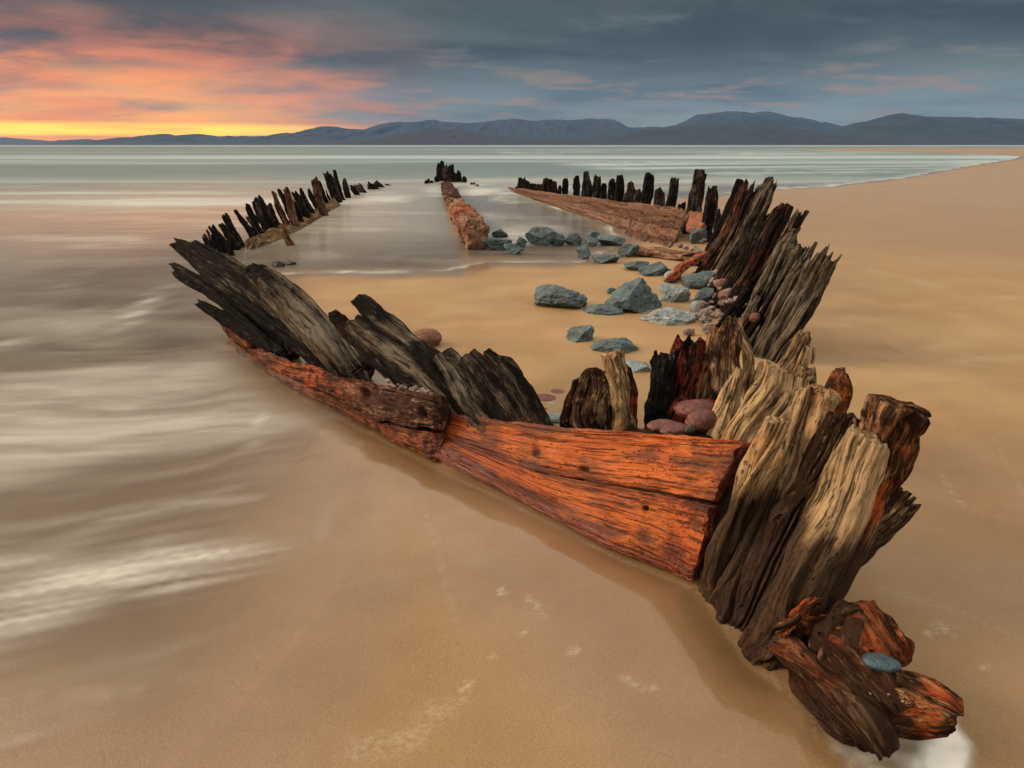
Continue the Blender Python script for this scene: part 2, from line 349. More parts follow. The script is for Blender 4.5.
# leaning blackened ribs on the left of the bow
LOG = dict(mat=W_DARK, nu=140, nv=210, tone=.4, tvar=1.5, groove=.05, gf=12, fine=.006, gl=.045, wob=.022, warp=.012, n=3.4)
for P3, w, tn, jg in (
    ([(352, 366, 4.2), (270, 298, 4.9), (186, 243, 5.5)], .095, .5, .16),
    ([(318, 356, 4.45), (238, 290, 5.05), (172, 239, 5.6)], .095, .45, .14),
    ([(335, 362, 4.3), (262, 312, 4.8), (205, 262, 5.3)], .09, .25, .2),
    ([(282, 348, 4.65), (222, 300, 5.1), (166, 262, 5.5)], .07, .2, .16),
    ([(272, 345, 4.7), (230, 322, 5.0), (194, 300, 5.2)], .06, .1, .1)):
    strand('leaning_rib', P3, [(w, w*.8), (w*1.05, w*.8), (w*.75, w*.6)], jag=jg, jf=12, **{**LOG, 'tone': tn-.12})
strand('leaning_rib', [(352, 374, 4.12), (312, 325, 4.5), (268, 283, 4.85), (248, 269, 4.98)], [(.10, .08), (.14, .09), (.12, .07), (.06, .05)], jag=.04, jf=7, **{**LOG, 'tone': .4})
for P3, w, tn, jg, jf in (
    ([(468, 410, 3.2), (402, 366, 3.55), (350, 324, 3.92)], (.10, .12, .10), .28, .10, 10),
    ([(432, 360, 3.5), (388, 327, 3.8), (356, 299, 4.02)], (.08, .085, .045), .22, .05, 8),
    ([(362, 345, 3.9), (340, 322, 4.05), (330, 311, 4.1)], (.06, .055, .04), .15, .05, 14),
    ([(478, 422, 3.12), (446, 380, 3.33), (413, 344, 3.52)], (.08, .09, .06), .12, .05, 12),
    ([(492, 424, 3.05), (462, 385, 3.22), (440, 356, 3.38)], (.08, .08, .06), .15, .04, 12),
    ([(520, 428, 2.95), (492, 385, 3.14), (466, 355, 3.3)], (.09, .09, .07), .22, .05, 12),
    ([(540, 428, 2.9), (508, 376, 3.1), (484, 352, 3.22)], (.06, .065, .045), .25, .03, 14)):
    strand('leaning_rib', P3, [(a, a*.8) for a in w], jag=jg, jf=jf, rspots=[(.15, 0, .12, .7)], **{**LOG, 'tone': tn, 'groove': .02})

# stumps of frames behind the bow planks
STP = dict(mat=W_BOW, nu=120, nv=120, tvar=1.1, groove=.03, gf=14, fine=.007, wob=.035, n=2.5, rnd=.9)
strand('frame_stump', [(596, 440, 2.92), (592, 405, 2.96), (592, 368, 3.0)], [(.14, .10), (.135, .10), (.09, .07)], jag=.05, jf=12, **{**STP, 'tone': .1, 'wet_h': .2})
strand('frame_stump', [(572, 440, 2.98), (574, 410, 3.02), (580, 378, 3.06)], [(.055, .06), (.06, .06), (.03, .04)], jag=.04, jf=12, **{**STP, 'tone': .05, 'wet_h': .2})
strand('frame_stump', [(632, 445, 2.88), (618, 398, 2.92), (605, 352, 2.96)], [(.05, .06), (.062, .06), (.055, .05)], jag=.03, jf=14, **{**STP, 'tone': .62, 'wet_h': .26})
strand('frame_stump', [(622, 440, 2.95), (626, 405, 2.96), (619, 358, 2.98)], [(.09, .07), (.085, .07), (.05, .05)], jag=.05, rspots=[(.7, .5, .06, .8)], **{**STP, 'tone': .12, 'wet_h': .2})
for P3, w, tn, mt, ru in (
    ([(652, 440, 3.02), (656, 395, 3.06), (662, 350, 3.1)], (.065, .075, .07), .08, W_DARK, 0),
    ([(672, 432, 3.1), (680, 380, 3.16), (692, 334, 3.22)], (.10, .11, .08), .1, W_DARK, .6),
    ([(700, 425, 3.12), (708, 370, 3.18), (716, 324, 3.24)], (.09, .09, .065), .25, W_BOW, .35),
    ([(722, 420, 3.05), (728, 368, 3.1), (736, 316, 3.16)], (.075, .08, .05), .5, W_BOW, .1),
    ([(744, 400, 3.2), (744, 360, 3.22), (742, 318, 3.26)], (.035, .035, .022), .7, W_BOW, 0),
    ([(668, 440, 2.95), (676, 415, 2.97), (690, 395, 3.0)], (.05, .07, .05), .15, W_DARK, .8),
    ([(704, 440, 2.96), (710, 415, 2.97), (716, 392, 3.0)], (.06, .07, .05), .15, W_DARK, .9)):
    strand('frame_stump', P3, [(a, a*.85) for a in w], jag=.09, jf=16, rust=ru, **{**STP, 'tone': tn, 'mat': mt, 'groove': .025})
strand('frame_stump', [(708, 445, 2.66), (722, 410, 2.72), (736, 366, 2.8)], [(.055, .05), (.06, .05), (.03, .03)], jag=.03, **{**STP, 'tone': .65})

timber('floor_timber', wreck, [(.42, 3.02, .12), (.72, 2.78, .13), (1.02, 2.55, .13)], [(.17, .13), (.19, .14), (.15, .13)], side=(.6, .8, 0), jag=.05, **{**STP, 'tone': .1})
# flaring ribs on the right side
RIB = dict(mat=W_DARK, nu=120, nv=180, tvar=1.2, groove=.045, gf=12, fine=.006, gl=.05, wob=.024, warp=.015, n=3)
for (b, m_, t_, Y, w, tn, ru) in (
    ((703, 262), (723, 222), (741, 179), 8.6, .085, .12, 0), ((698, 282), (728, 232), (752, 180), 7.8, .09, .3, .6),
    ((703, 292), (737, 236), (761, 181), 7.3, .085, .32, .1), ((708, 303), (745, 240), (774, 177), 6.9, .09, .35, 0),
    ((700, 296), (722, 262), (752, 205), 7.4, .07, .2, 0),
    ((714, 314), (748, 257), (774, 204), 6.2, .085, .12, 0), ((716, 326), (754, 270), (787, 203), 5.8, .085, .36, .3),
    ((724, 338), (768, 272), (804, 208), 5.4, .08, .42, 0), ((738, 345), (772, 283), (797, 226), 5.1, .07, .6, .25),
    ((706, 318), (735, 282), (765, 228), 6.2, .06, .22, 0),
    ((731, 352), (763, 302), (790, 241), 4.95, .09, .4, 0), ((743, 358), (776, 302), (804, 242), 4.8, .085, .38, 0),
    ((755, 363), (791, 300), (820, 243), 4.65, .085, .45, 0), ((770, 363), (807, 300), (836, 245), 4.5, .08, .42, 0),
    ((712, 338), (735, 310), (765, 262), 5.2, .055, .15, 0), ((724, 350), (745, 322), (770, 285), 4.9, .05, .12, 0)):
    tn = tn+.04; strand('rib', [(*b, Y), (*m_, Y), (*t_, Y)], [(w*.85, w), (w, w*.95), (w*.75, w*.7)], k=.2, jag=.2, jf=14, rust=ru*.45, side=(.8, -.5, 0), **{**RIB, 'tone': tn})

# ceiling strakes on the right side
SK = dict(mat=W_RED, nu=80, nv=240, groove=.012, gf=14, fine=.006, wob=.02, n=6, tvar=.7, tone=.62)
t1 = [at(508, 188, 24), at(576, 197, 18.6), at(642, 205, 14.6), at(676, 209, 12.8), at(694, 212, 11.9)]
s1 = [at(522, 194.5, 22), at(612, 215, 15.0), at(640, 221, 13.4), at(664, 226.5, 12.1), at(682, 231, 11.3)]
b1 = [G(530, 197), G(612, 226), G(630, 236), G(650, 242), G(672, 249)]
def course(A, B, f0, f1, tn, sh=0):
    A, B = np.array(A), np.array(B); D_ = B-A
    edges_plank('inner_plank', wreck, list(A+D_*f0), list(A+D_*f1), .045, out=(-sh*.6, -sh, 0), jag=.12, jf=9, **{**SK, 'tone': tn})
course(t1, s1, 0, .47, .6); course(t1, s1, .53, 1.0, .5, .05)
course(s1, [down(p, .05) for p in b1], .06, .52, .62, .08); course(s1, [down(p, .05) for p in b1], .57, 1.0, .45, .12)
edges_plank('inner_plank', wreck, [at(692, 212, 11.8), at(702, 213, 11.5), at(712, 215, 11.2)], [at(686, 231, 11.1), at(693, 232, 10.8), at(701, 234, 10.5)], .05, jag=.1, jf=9, rust=.5, **{**SK, 'nv': 60})
timber('inner_plank', wreck, [G(628, 252, .03), G(662, 253, .06), G(700, 256, .1)], [(.26, .04), (.26, .04), (.22, .04)], side=(.3, 1, 0), jag=.2, jag0=.2, jf=9, **{**SK, 'tone': .5, 'nv': 90})
timber('inner_plank', wreck, [G(668, 279, .08), G(686, 265, .18), G(714, 253, .3)], [(.08, .04), (.11, .05), (.07, .04)], side=(.4, 1, 0), jag=.1, rust=.9, label='rust orange broken plank stub', **{**SK, 'nv': 90, 'tone': .45})

# left inner strake
LT = [at(246, 240, 10.3), at(270, 231, 11.8), at(300, 217, 14.2), at(334, 199, 18.5)]
LB = [G(251, 252, -.03), G(280, 241, -.03), G(307, 227, -.03), G(340, 206, -.03)]
edges_plank('inner_plank', wreck, LT, LB, .05, jag=.1, jag0=.1, jf=9, label='pale grey inner strake', **{**SK, 'tone': .5, 'mat': W_BOW})

# upright stakes of the frames, both sides
def lerp(x, xs, ys): return float(np.interp(x, xs, ys))
RS = [(70, 140, 152, 22), (88, 105, 156, 34), (104, 118, 158, 26), (122, 130, 160, 18), (152, 132, 165, 22), (180, 108, 165, 22), (198, 112, 165, 20), (216, 120, 170, 20), (234, 138, 172, 18), (258, 108, 176, 24), (302, 100, 182, 26),
      (338, 80, 186, 28), (356, 115, 190, 18), (385, 95, 196, 32), (409, 130, 198, 24), (440, 112, 200, 28), (473, 98, 205, 34), (512, 122, 208, 30), (543, 152, 210, 32), (587, 88, 218, 42), (627, 145, 225, 38), (684, 106, 232, 36), (716, 202, 238, 28),
      (783, 75, 246, 52), (838, 138, 285, 46), (858, 228, 290, 22)]
rr = random.Random(9)
for _ in range(9):
    x = rr.uniform(80, 620); yb = float(np.interp(x, (80, 302, 473, 627), (157, 180, 203, 222))); RS.append((x, yb-rr.uniform(25, 62), yb, rr.uniform(14, 22)))
for i, (x, yt, yb, w) in enumerate(RS):
    px, pt, pb = 500+.2539*x, 150+.2539*yt, 150+.2539*yb
    Y = lerp(px, (510, 576, 642, 694, 718), (24.2, 19.0, 15.0, 12.2, 10.4))
    hw = .2539*w/2*Y/F*1.05
    lean = (783, 838, 684, 587).count(x)*(.2539*w*.35)
    strand('upright_stake', [(px-lean-random.uniform(0, 1), pb+2, Y+.15), (px-lean*.2, (pt+pb)/2, Y+.2), (px+lean*.4+random.uniform(-.5, .5), pt, Y+.2)], [(hw, hw*.8), (hw, hw*.8), (hw*.75, hw*.6)], k=max(.3, at(px, pb+2, Y)[2]+.25), jag=hw*1.4, jf=1.6/hw*.8,
           **{**RIB, 'nu': 48, 'nv': 60, 'tone': .15, 'groove': .03, 'gf': 11, 'wob': .02, 'mat': W_DARK})
LS = [(205, 330, 262, 405, 34), (238, 295, 345, 455, 42), (288, 250, 372, 425, 36), (275, 290, 360, 430, 30), (312, 300, 392, 425, 30), (336, 235, 408, 345, 24), (352, 262, 420, 335, 26), (384, 210, 432, 330, 36), (378, 262, 440, 330, 28), (420, 180, 478, 310, 56),
      (408, 190, 462, 318, 30), (480, 160, 525, 260, 22), (505, 152, 562, 275, 24), (532, 145, 582, 310, 34), (566, 160, 612, 250, 36), (593, 165, 628, 240, 28), (622, 150, 655, 220, 22), (648, 105, 684, 255, 36), (690, 85, 735, 195, 34),
      (708, 92, 745, 195, 26), (728, 76, 756, 195, 24), (764, 110, 780, 185, 28), (790, 140, 812, 172, 22), (808, 122, 838, 168, 40), (858, 126, 884, 156, 34), (885, 124, 912, 150, 26), (926, 134, 942, 146, 20), (512, 285, 562, 375, 28), (470, 235, 500, 300, 26), (465, 225, 490, 330, 20)]
rr = random.Random(3)
for _ in range(26):
    tl = rr.random(); xb = 255+tl*520; yb = float(np.interp(xb, (255, 345, 440, 580, 735, 780), (405, 445, 325, 250, 192, 182)))
    hh = float(np.interp(xb, (255, 400, 560, 735, 780), (110, 110, 100, 85, 50)))*rr.uniform(.45, .95)
    LS.append((xb-hh*.42, yb-hh, xb, yb, rr.uniform(16, 26)))
for i, (xt, yt, xb, yb, w) in enumerate(LS):
    a = (150+.2539*xt, 150+.2539*yt); b = (150+.2539*xb, 150+.2539*yb)
    Y = lerp(b[0], (235, 250, 300, 345, 390), (9.2, 10.5, 13.3, 19.8, 27.0))
    if i in (27, 28): Y = G(*b)[1]
    elif i == 17: Y = G(b[0], b[1]+1)[1]
    elif i == 13: Y = G(b[0], b[1])[1]
    if i not in (13, 17, 27, 28): Y += .35
    hw = .2539*w/2*Y/F*.85
    mt = W_RED if i in (11, 13, 17, 27) else W_DARK
    strand('upright_stake', [(*b, Y), ((a[0]+b[0])/2-.3, (a[1]+b[1])/2+.3, Y), (*a, Y+.05)], [(hw, hw*.8), (hw, hw*.8), (hw*.75, hw*.6)], k=max(.3, at(*b, Y)[2]+.25), jag=hw*1.6, jf=1.6/hw*.8, **{**RIB, 'nu': 48, 'nv': 60, 'tone': .15 if mt is W_DARK else .3, 'gf': 11, 'wob': .02, 'mat': mt})

# keelson in the pool, and the stern posts
KE = dict(mat=W_RED, nu=90, nv=260, groove=.04, gf=7, fine=.012, wob=.05, n=4, tvar=1.2)
timber('keelson', wreck, [G(447, 187, .05), G(456, 205, .12), G(467, 222, .16), G(479, 239, .18)], [(.22, .14), (.22, .18), (.21, .2), (.19, .2)], side=(1, .1, 0), jag=.08, jag0=.5, jf=7, rspots=[(.6, 0, 1.2, .7)], tone=.6, **KE)
timber('keelson', wreck, [G(446, 185, .05), G(449, 191, .2), G(455, 201, .22)], [(.2, .15), (.2, .16), (.17, .12)], jag=.3, jag0=.3, jf=7, tone=.15, **{**KE, 'nv': 80})
timber('keelson', wreck, [G(470, 223, .22), G(474, 229, .24), G(481, 237, .2)], [(.1, .1), (.1, .1), (.08, .08)], jag=.2, jag0=.2, jf=9, tone=.3, **{**KE, 'nv': 60})
for (x, yt, yb, w) in ((438.5, 162, 181, 5), (442, 160.5, 181, 5.5), (446.5, 164, 182, 7), (451, 163.5, 182, 6), (455, 172, 182, 5), (459, 170, 182, 5), (464, 176, 182.5, 5), (430, 178, 183, 6), (436, 176, 182, 4), (426, 180, 183.5, 4), (472, 182.5, 184.5, 5), (477, 184, 186, 3)):
    Y = G(x, yb)[1]; hw = w/2*Y/F*1.05
    strand('stern_post', [(x+.5, yb, Y), (x+.2, (yt+yb)/2, Y), (x, yt, Y)], [(hw, hw*.8), (hw, hw*.8), (hw*.7, hw*.6)], k=.3, jag=hw*1.6, jf=2/hw*.8, **{**RIB, 'nu': 40, 'nv': 50, 'tone': .2, 'gf': 8})

# ------------------------------------------------------------------ stones
def ico(sub):
    import bmesh
    bm = bmesh.new(); bmesh.ops.create_icosphere(bm, subdivisions=sub, radius=1)
    V = np.array([v.co[:] for v in bm.verts]); Fc = np.array([[v.index for v in f.verts] for f in bm.faces]); bm.free(); return V, Fc
ICO5, ICO4, ICO3 = ico(6), ico(5), ico(4)
def rock_mesh(name, dims, mat, seed, angular=True, I=ICO5, rough=.06):
    D, Fc = I; rs = np.random.RandomState(seed)
    if angular:
        nn = rs.normal(size=(15, 3)); nn /= np.linalg.norm(nn, axis=1)[:, None]; dd = rs.uniform(.62, 1.0, 15)
        q = D@nn.T; r = np.where(q > .05, dd/np.maximum(q, .05), 9).min(1); r = np.minimum(r, 1.25)
        r = r*(1+rough*2.2*fbm(D*2+seed, seed, 3)+rough*fbm(D*7+seed, seed+5, 4)-rough*.8*np.clip(1-6*np.abs(vnoise(D*2.6+seed*1.3, seed+2)), 0, 1))
    else:
        r = 1+.12*fbm(D*1.3+seed, seed, 3)+.015*fbm(D*7+seed, seed+5, 3)
    V = D*r[:, None]; lo, hi = V.min(0), V.max(0)
    V = (V-(lo+hi)/2)/((hi-lo)/2)*np.array(dims)
    a = rs.uniform(-.3, .3); V[:, 0] += a*V[:, 2]*.3
    return new_mesh(name, V, None, Fc, mat)
def rock(name, box, mat, label, cat, group, hz=None, sink=.25, depth=.8, seed=1, angular=True, z0=0.0, I=ICO5, rz=None, rough=.06, Y=None):
    x0, y0, x1, y1 = box
    base = G((x0+x1)/2, y1, z0) if Y is None else at((x0+x1)/2, y1, Y)
    sc = (base[1]*math.cos(T)+(H-base[2])*math.sin(T))/F
    w = (x1-x0)*sc/2; d = w*depth
    el = math.atan2(H-base[2], base[1])
    h = max(((y1-y0)*sc-2*d*.6*math.sin(el))/math.cos(el), (y1-y0)*sc*.45) if hz is None else hz*2
    hh = h/(2*(1-sink/2))
    c = base+np.array((0, d*.75, hh*(1-sink)))
    o = link(name, rock_mesh(name, (w, d, hh), mat, seed, angular, I, rough), None, c)
    o.rotation_euler.z = random.uniform(-.35, .35) if rz is None else rz
    return tag(o, label, cat, group)
GR = 'grey rocks inside the hull'
RK = [((533, 282, 589, 312), 'large blue grey rock lying alone on the inner sand', M_ROCK, .7),
      ((607, 276, 668, 316), 'largest grey rock, a tall tilted block in the middle of the hull', M_ROCK, .7),
      ((585, 302, 626, 318), 'low flat grey rock tucked against the left foot of the tilted block', M_ROCK, .8),
      ((645, 305, 698, 328), 'broad pale flat-topped rock in front of the tilted block', M_PALE, .8),
      ((660, 282, 693, 306), 'smooth whitish slab behind the pale flat-topped rock', M_PALE, .7),
      ((606, 287, 617, 297), 'small dark stone at the left edge of the tilted block', M_ROCK, .8),
      ((567, 323, 595, 345), 'small two-lobed teal rock on open sand above the tan stump', M_ROCK, .9),
      ((592, 334, 639, 356), 'low teal rock partly hidden behind the tan stump', M_ROCK, .8),
      ((623, 359, 655, 376), 'half buried rock between the tan stump and the dark rotted frame', M_PALE, .8),
      ((525, 226, 559, 246), 'bulky dark rock at the edge of the pool, biggest of the far row', M_ROCK, .7),
      ((491, 228, 508, 238), 'dark stone touching the near end of the keelson', M_ROCK, .8),
      ((515, 236, 528, 248), 'small dark rock just left of the bulky pool rock', M_ROCK, .8),
      ((550, 233, 566, 246), 'dark rock hugging the right side of the bulky pool rock', M_ROCK, .8),
      ((564, 232, 582, 245), 'angular dark slab in the far row behind the sand', M_ROCK, .7),
      ((581, 236, 600, 246), 'low pale grey stone in the far row right of the angular slab', M_ROCK, .8),
      ((586, 230, 601, 238), 'dark stone sitting behind the low pale grey stone', M_ROCK, .8),
      ((597, 235, 627, 246), 'long flat grey slab at the foot of the inner strakes', M_ROCK, .7),
      ((577, 246, 592, 259), 'upright small rock standing on sand in front of the far row', M_ROCK, .8),
      ((590, 253, 622, 264), 'long low greenish rock on sand, right of the upright small rock', M_ROCK, .7),
      ((618, 243, 641, 258), 'dark jagged rock under the near end of the strakes', M_ROCK, .8),
      ((625, 260, 650, 272), 'bluish rounded rock left of the dark flat ledge', M_ROCK, .8),
      ((640, 261, 676, 277), 'dark flat ledge of rock beside the rusty plank stub', M_ROCK, .7),
      ((684, 270, 722, 292), 'dull grey slab leaning against the feet of the right ribs', M_ROCK, .7),
      ((694, 287, 716, 308), 'grey wedge of stone below the leaning slab', M_ROCK, .7),
      ((690, 228, 708, 245), 'grey block wedged behind the end of the strakes', M_ROCK, .7),
      ((480, 237, 513, 250), 'flat wet grey ledge at the waterline beside the keelson', M_ROCK, .6),
      ((503, 243, 524, 254), 'low wet stone awash below the bulky pool rock', M_ROCK, .6)]
for i, (bx, lb, mt, dp) in enumerate(RK):
    flat = i in (25, 26, 16)
    rock('rock', bx, mt, lb, 'rock', GR, depth=dp, seed=31+i*3, hz=None, sink=.35)
PB = [((648, 418, 680, 436), 'dark red cobble at the left of the heap behind the orange plank', M_PEB, 2.62, 0),
      ((660, 421, 692, 440), 'dusky red cobble in front of the heap, nearest the orange plank', M_PEB, 2.58, 0),
      ((676, 398, 722, 422), 'longest reddish cobble lying on top of the heap', M_PEB, 2.74, .0),
      ((686, 408, 722, 436), 'broad reddish cobble on the right of the heap', M_PEB, 2.66, 0)]
for i, (bx, lb, mt, Y, z) in enumerate(PB):
    rock('cobble', bx, mt, lb, 'cobble', 'red cobbles behind the orange plank', depth=.7, seed=201+i, angular=False, sink=.0, I=ICO4, Y=Y, rz=.2)
rock('cobble', (684, 424, 696, 436), M_WEED, 'small blackish stone wedged between the red cobbles', 'cobble', None, depth=.7, seed=207, angular=False, sink=0, I=ICO4, Y=2.56)
rock('cobble', (410, 327, 441, 349), M_BROWN, 'wet reddish brown stone behind the leaning black ribs', 'stone', None, depth=.8, seed=221, angular=False, sink=.1, I=ICO4)
rock('cobble', (867, 656, 903, 674), M_BLUEP, 'flat blue grey pebble resting on the forefoot of the bow', 'pebble', None, depth=.6, seed=223, angular=False, sink=0, I=ICO4, z0=.235)
for i, (bx, lb, mt) in enumerate((((535, 394, 557, 402), 'flat reddish pebble on sand left of the dark stump', M_PEB), ((550, 389, 566, 395), 'small pebble behind the flat reddish one', M_PEB), ((547, 402, 556, 406), 'tiny pale pebble beside the flat reddish one', M_PALE), ((541, 407, 548, 411), 'tiny brown pebble nearest the black ribs', M_BROWN),
      ((542, 412, 566, 424), 'pale grey pebble at the foot of the dark stump', M_PALE),
      ((719, 288, 737, 302), 'larger reddish cobble resting among the feet of the right ribs', M_PEB), ((716, 278, 730, 290), 'reddish cobble just behind the larger one at the right ribs', M_PEB), ((750, 312, 761, 322), 'small round reddish cobble caught low in the right ribs', M_PEB), ((706, 300, 722, 310), 'reddish stone lying in the rubble at the foot of the right ribs', M_PEB),
      ((665, 270, 682, 282), 'white stone beside the rusty plank stub', M_PALE), ((690, 300, 703, 315), 'off white stone left of the grey wedge', M_PALE))):
    rock('pebble', bx, mt, lb, 'pebble', None, depth=.8, seed=240+i, angular=False, sink=.3, I=ICO4, Y=None if i < 5 or i > 7 else (6.0, 6.5, 4.75)[i-5])
# loose rubble at the feet of the right ribs
Vs, Fs, n0 = [], [], 0
rs = np.random.RandomState(5)
D, Fc = ICO3[0], ICO3[1]
for i in range(150):
    if i < 110:
        px = rs.uniform(678, 735); py = rs.uniform(240, 345); px = 690+(py-240)*.28+rs.normal()*9; p = G(px, py); p[2] = rs.uniform(.0, .10)+.15*max(0, (px-(690+(py-240)*.28))/15)
    else:
        p = at(rs.uniform(388, 432), 0, 1); t = rs.rand(); p = at(390+42*t, 381+14*t+rs.normal()*2, 3.5-.3*t)
    sz = rs.uniform(.02, .06)*(1 if i < 110 else .45)
    V = D*(1+.5*fbm(D*1.7+i, i, 3))[:, None]*sz*np.array((1, rs.uniform(.6, 1), rs.uniform(.4, .8)))
    Vs.append(V+p); Fs.append(Fc+n0); n0 += len(V)
tag(link('rubble', new_mesh('rubble', np.vstack(Vs), None, np.vstack(Fs), rock_mat('rubble_stone', (.10, .07, .055), (.30, .22, .19)))), 'small broken stones strewn along the feet of the ribs', 'rubble', kind='stuff')
# wrack and scraps
rock('driftwood', (270, 260, 284, 267), M_WEED, 'larger dark scrap awash in the pool by the left strake', 'debris', 'dark scraps awash in the pool', depth=.6, seed=301, sink=.3)
rock('driftwood', (282, 260, 296, 265), M_WEED, 'smaller dark scrap awash in the pool, right of the larger one', 'debris', 'dark scraps awash in the pool', depth=.6, seed=302, sink=.3)
for i, (px, py, w, lb) in enumerate(((852, 197, 6, 'dark scrap of wrack on the right beach near the waterline'), (984, 219, 7, 'dark scrap of wrack far along the right beach'), (1002, 231, 12, 'longest dark strip of wrack near the right edge'), (823, 236, 6, 'dark scrap of wrack on sand right of the tallest ribs'), (868, 216, 4, 'tiny dark scrap of wrack in the middle of the right beach'), (881, 187, 4, 'tiny scrap of wrack at the edge of the right shore'))):
    rock('seaweed_scrap', (px-w/2, py-1.6, px+w/2, py+.6), M_WEED, lb, 'seaweed', 'scraps of wrack on the right beach', depth=.9, seed=320+i, sink=.3, hz=.02, I=ICO3)

# ------------------------------------------------------------------ beach and water
def axis(lo_step, lim_near, n_far, far):
    a = np.arange(0, lim_near, lo_step)
    b = lim_near*np.exp(np.linspace(0, math.log(far/lim_near), n_far))
    return np.concatenate((a, b))
xr = axis(.022, 3.2, 190, 15000); xs = np.concatenate((-xr[:0:-1], xr))
ya = np.arange(.6, 5.0, .022); yb_ = 5.0*np.exp(np.linspace(.0045, math.log(18000/5.0), 330)); yn = -np.exp(np.linspace(math.log(3000), math.log(.3), 30))
ys = np.concatenate((yn, [0, .3], ya, yb_))
GX, GY = np.meshgrid(xs, ys); gx, gy = GX.ravel(), GY.ravel()
w2 = lambda L: [tuple(G(*p)[:2]) for p in L]
sea_poly = w2([(-300, 800), (150, 768), (225, 705), (290, 645), (325, 590), (342, 520), (356, 455), (384, 412), (335, 384), (292, 360), (264, 335), (264, 300), (268, 276), (330, 273), (440, 271), (490, 262), (530, 262), (580, 262), (610, 252), (625, 240), (608, 222), (560, 208), (540, 198),
               (600, 200), (690, 197), (777, 189), (832, 186), (902, 177.5), (962, 166.5), (1012, 159), (1019, 156)]) + \
           [(90, 128), (95, 190), (110, 270), (200, 330), (1500, 560), (15000, 3000), (15000, 19000), (-15000, 19000), (-15000, -3000), (-60, -30), (-5, -2)]
def sdist(px, py, poly):
    P = np.array(poly); d = np.full(len(px), 1e18); ins = np.zeros(len(px), bool)
    for a, b in zip(P, np.roll(P, -1, 0)):
        e = b-a; wx, wy = px-a[0], py-a[1]
        t = np.clip((wx*e[0]+wy*e[1])/(e@e), 0, 1)
        d = np.minimum(d, (wx-e[0]*t)**2+(wy-e[1]*t)**2)
        c = ((a[1] <= py) & (b[1] > py)) | ((b[1] <= py) & (a[1] > py))
        xi = a[0]+(py-a[1])/(e[1] if abs(e[1]) > 1e-12 else 1e-12)*e[0]
        ins ^= c & (px < xi)
    return np.sqrt(d)*np.where(ins, 1, -1)
def line_d(px, py, P):                                  # distance to a polyline and position along it
    P = np.array(P); d = np.full(len(px), 1e18); s = np.zeros(len(px)); n = len(P)-1
    for i in range(n):
        a, b = P[i], P[i+1]; e = b-a
        t = np.clip(((px-a[0])*e[0]+(py-a[1])*e[1])/(e@e), 0, 1)
        q = (px-a[0]-e[0]*t)**2+(py-a[1]-e[1]*t)**2
        k = q < d; d = np.where(k, q, d); s = np.where(k, (i+t)/n, s)
    return np.sqrt(d), s
xy = v3(gx, gy, 0)
edgew = .10*fbm(xy*1.3, 3, 4)+.04*fbm(xy*5, 4, 3)
sd = sdist(gx, gy, sea_poly); sdn = sd+edgew*np.clip(.4+gy*.08, .3, 4)
puddle = .20-np.sqrt(((gx-1.15)/1.3)**2+(gy-1.23)**2)+.09*fbm(xy*5, 8, 3)
puddle2 = .10-line_d(gx, gy, w2([(700, 583), (760, 655), (775, 668), (840, 750), (880, 775)]))[0]
cover = np.maximum(sdn, np.maximum(puddle, -9))
nearland = np.clip(-cover, 0, 1e9)
z = np.where(cover > 0, -.055*np.minimum(cover, 12)**.8*.35-.004, 0)
z = z+np.where(cover <= 0, np.minimum(.014*nearland, .035)+np.minimum(.004*np.clip(nearland-3, 0, 1e9)*np.clip((gx-3)/6, 0, 1), .9), 0)
nf = 1/(1+(np.hypot(gx, gy)/5)**3)
z = z+nf*np.where(cover < .3, .012*fbm(xy*.9, 12, 3)+.004*fbm(xy*np.array((3, 7, 1)), 13, 3), 0)
hull_line = w2([(760, 665), (700, 580), (620, 548), (560, 518), (498, 488), (435, 459), (363, 420), (300, 387), (240, 348)])
dh, _ = line_d(gx, gy, hull_line)
z = z-.035*np.exp(-(dh/.10)**2)+.012*np.exp(-((dh-.24)/.1)**2)
df, _ = line_d(gx, gy, [tuple(G(*p)[:2]) for p in ((790, 640), (860, 700), (900, 740))])
z = z-.03*np.exp(-(df/.2)**2)
# film of standing wet on the sand, plus the hull's dark reflection along the plank
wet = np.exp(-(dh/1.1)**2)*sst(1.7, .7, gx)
wet = np.maximum(wet, sst(-.9, .0, sdn))
wet = np.maximum(wet, .5*sst(.0, .5, fbm(xy*np.array((.5, .8, 1)), 21, 4)+.15)*sst(9, 3, np.hypot(gx, gy)))
wet = np.clip(wet+.25*fbm(xy*2, 22, 4), 0, 1)
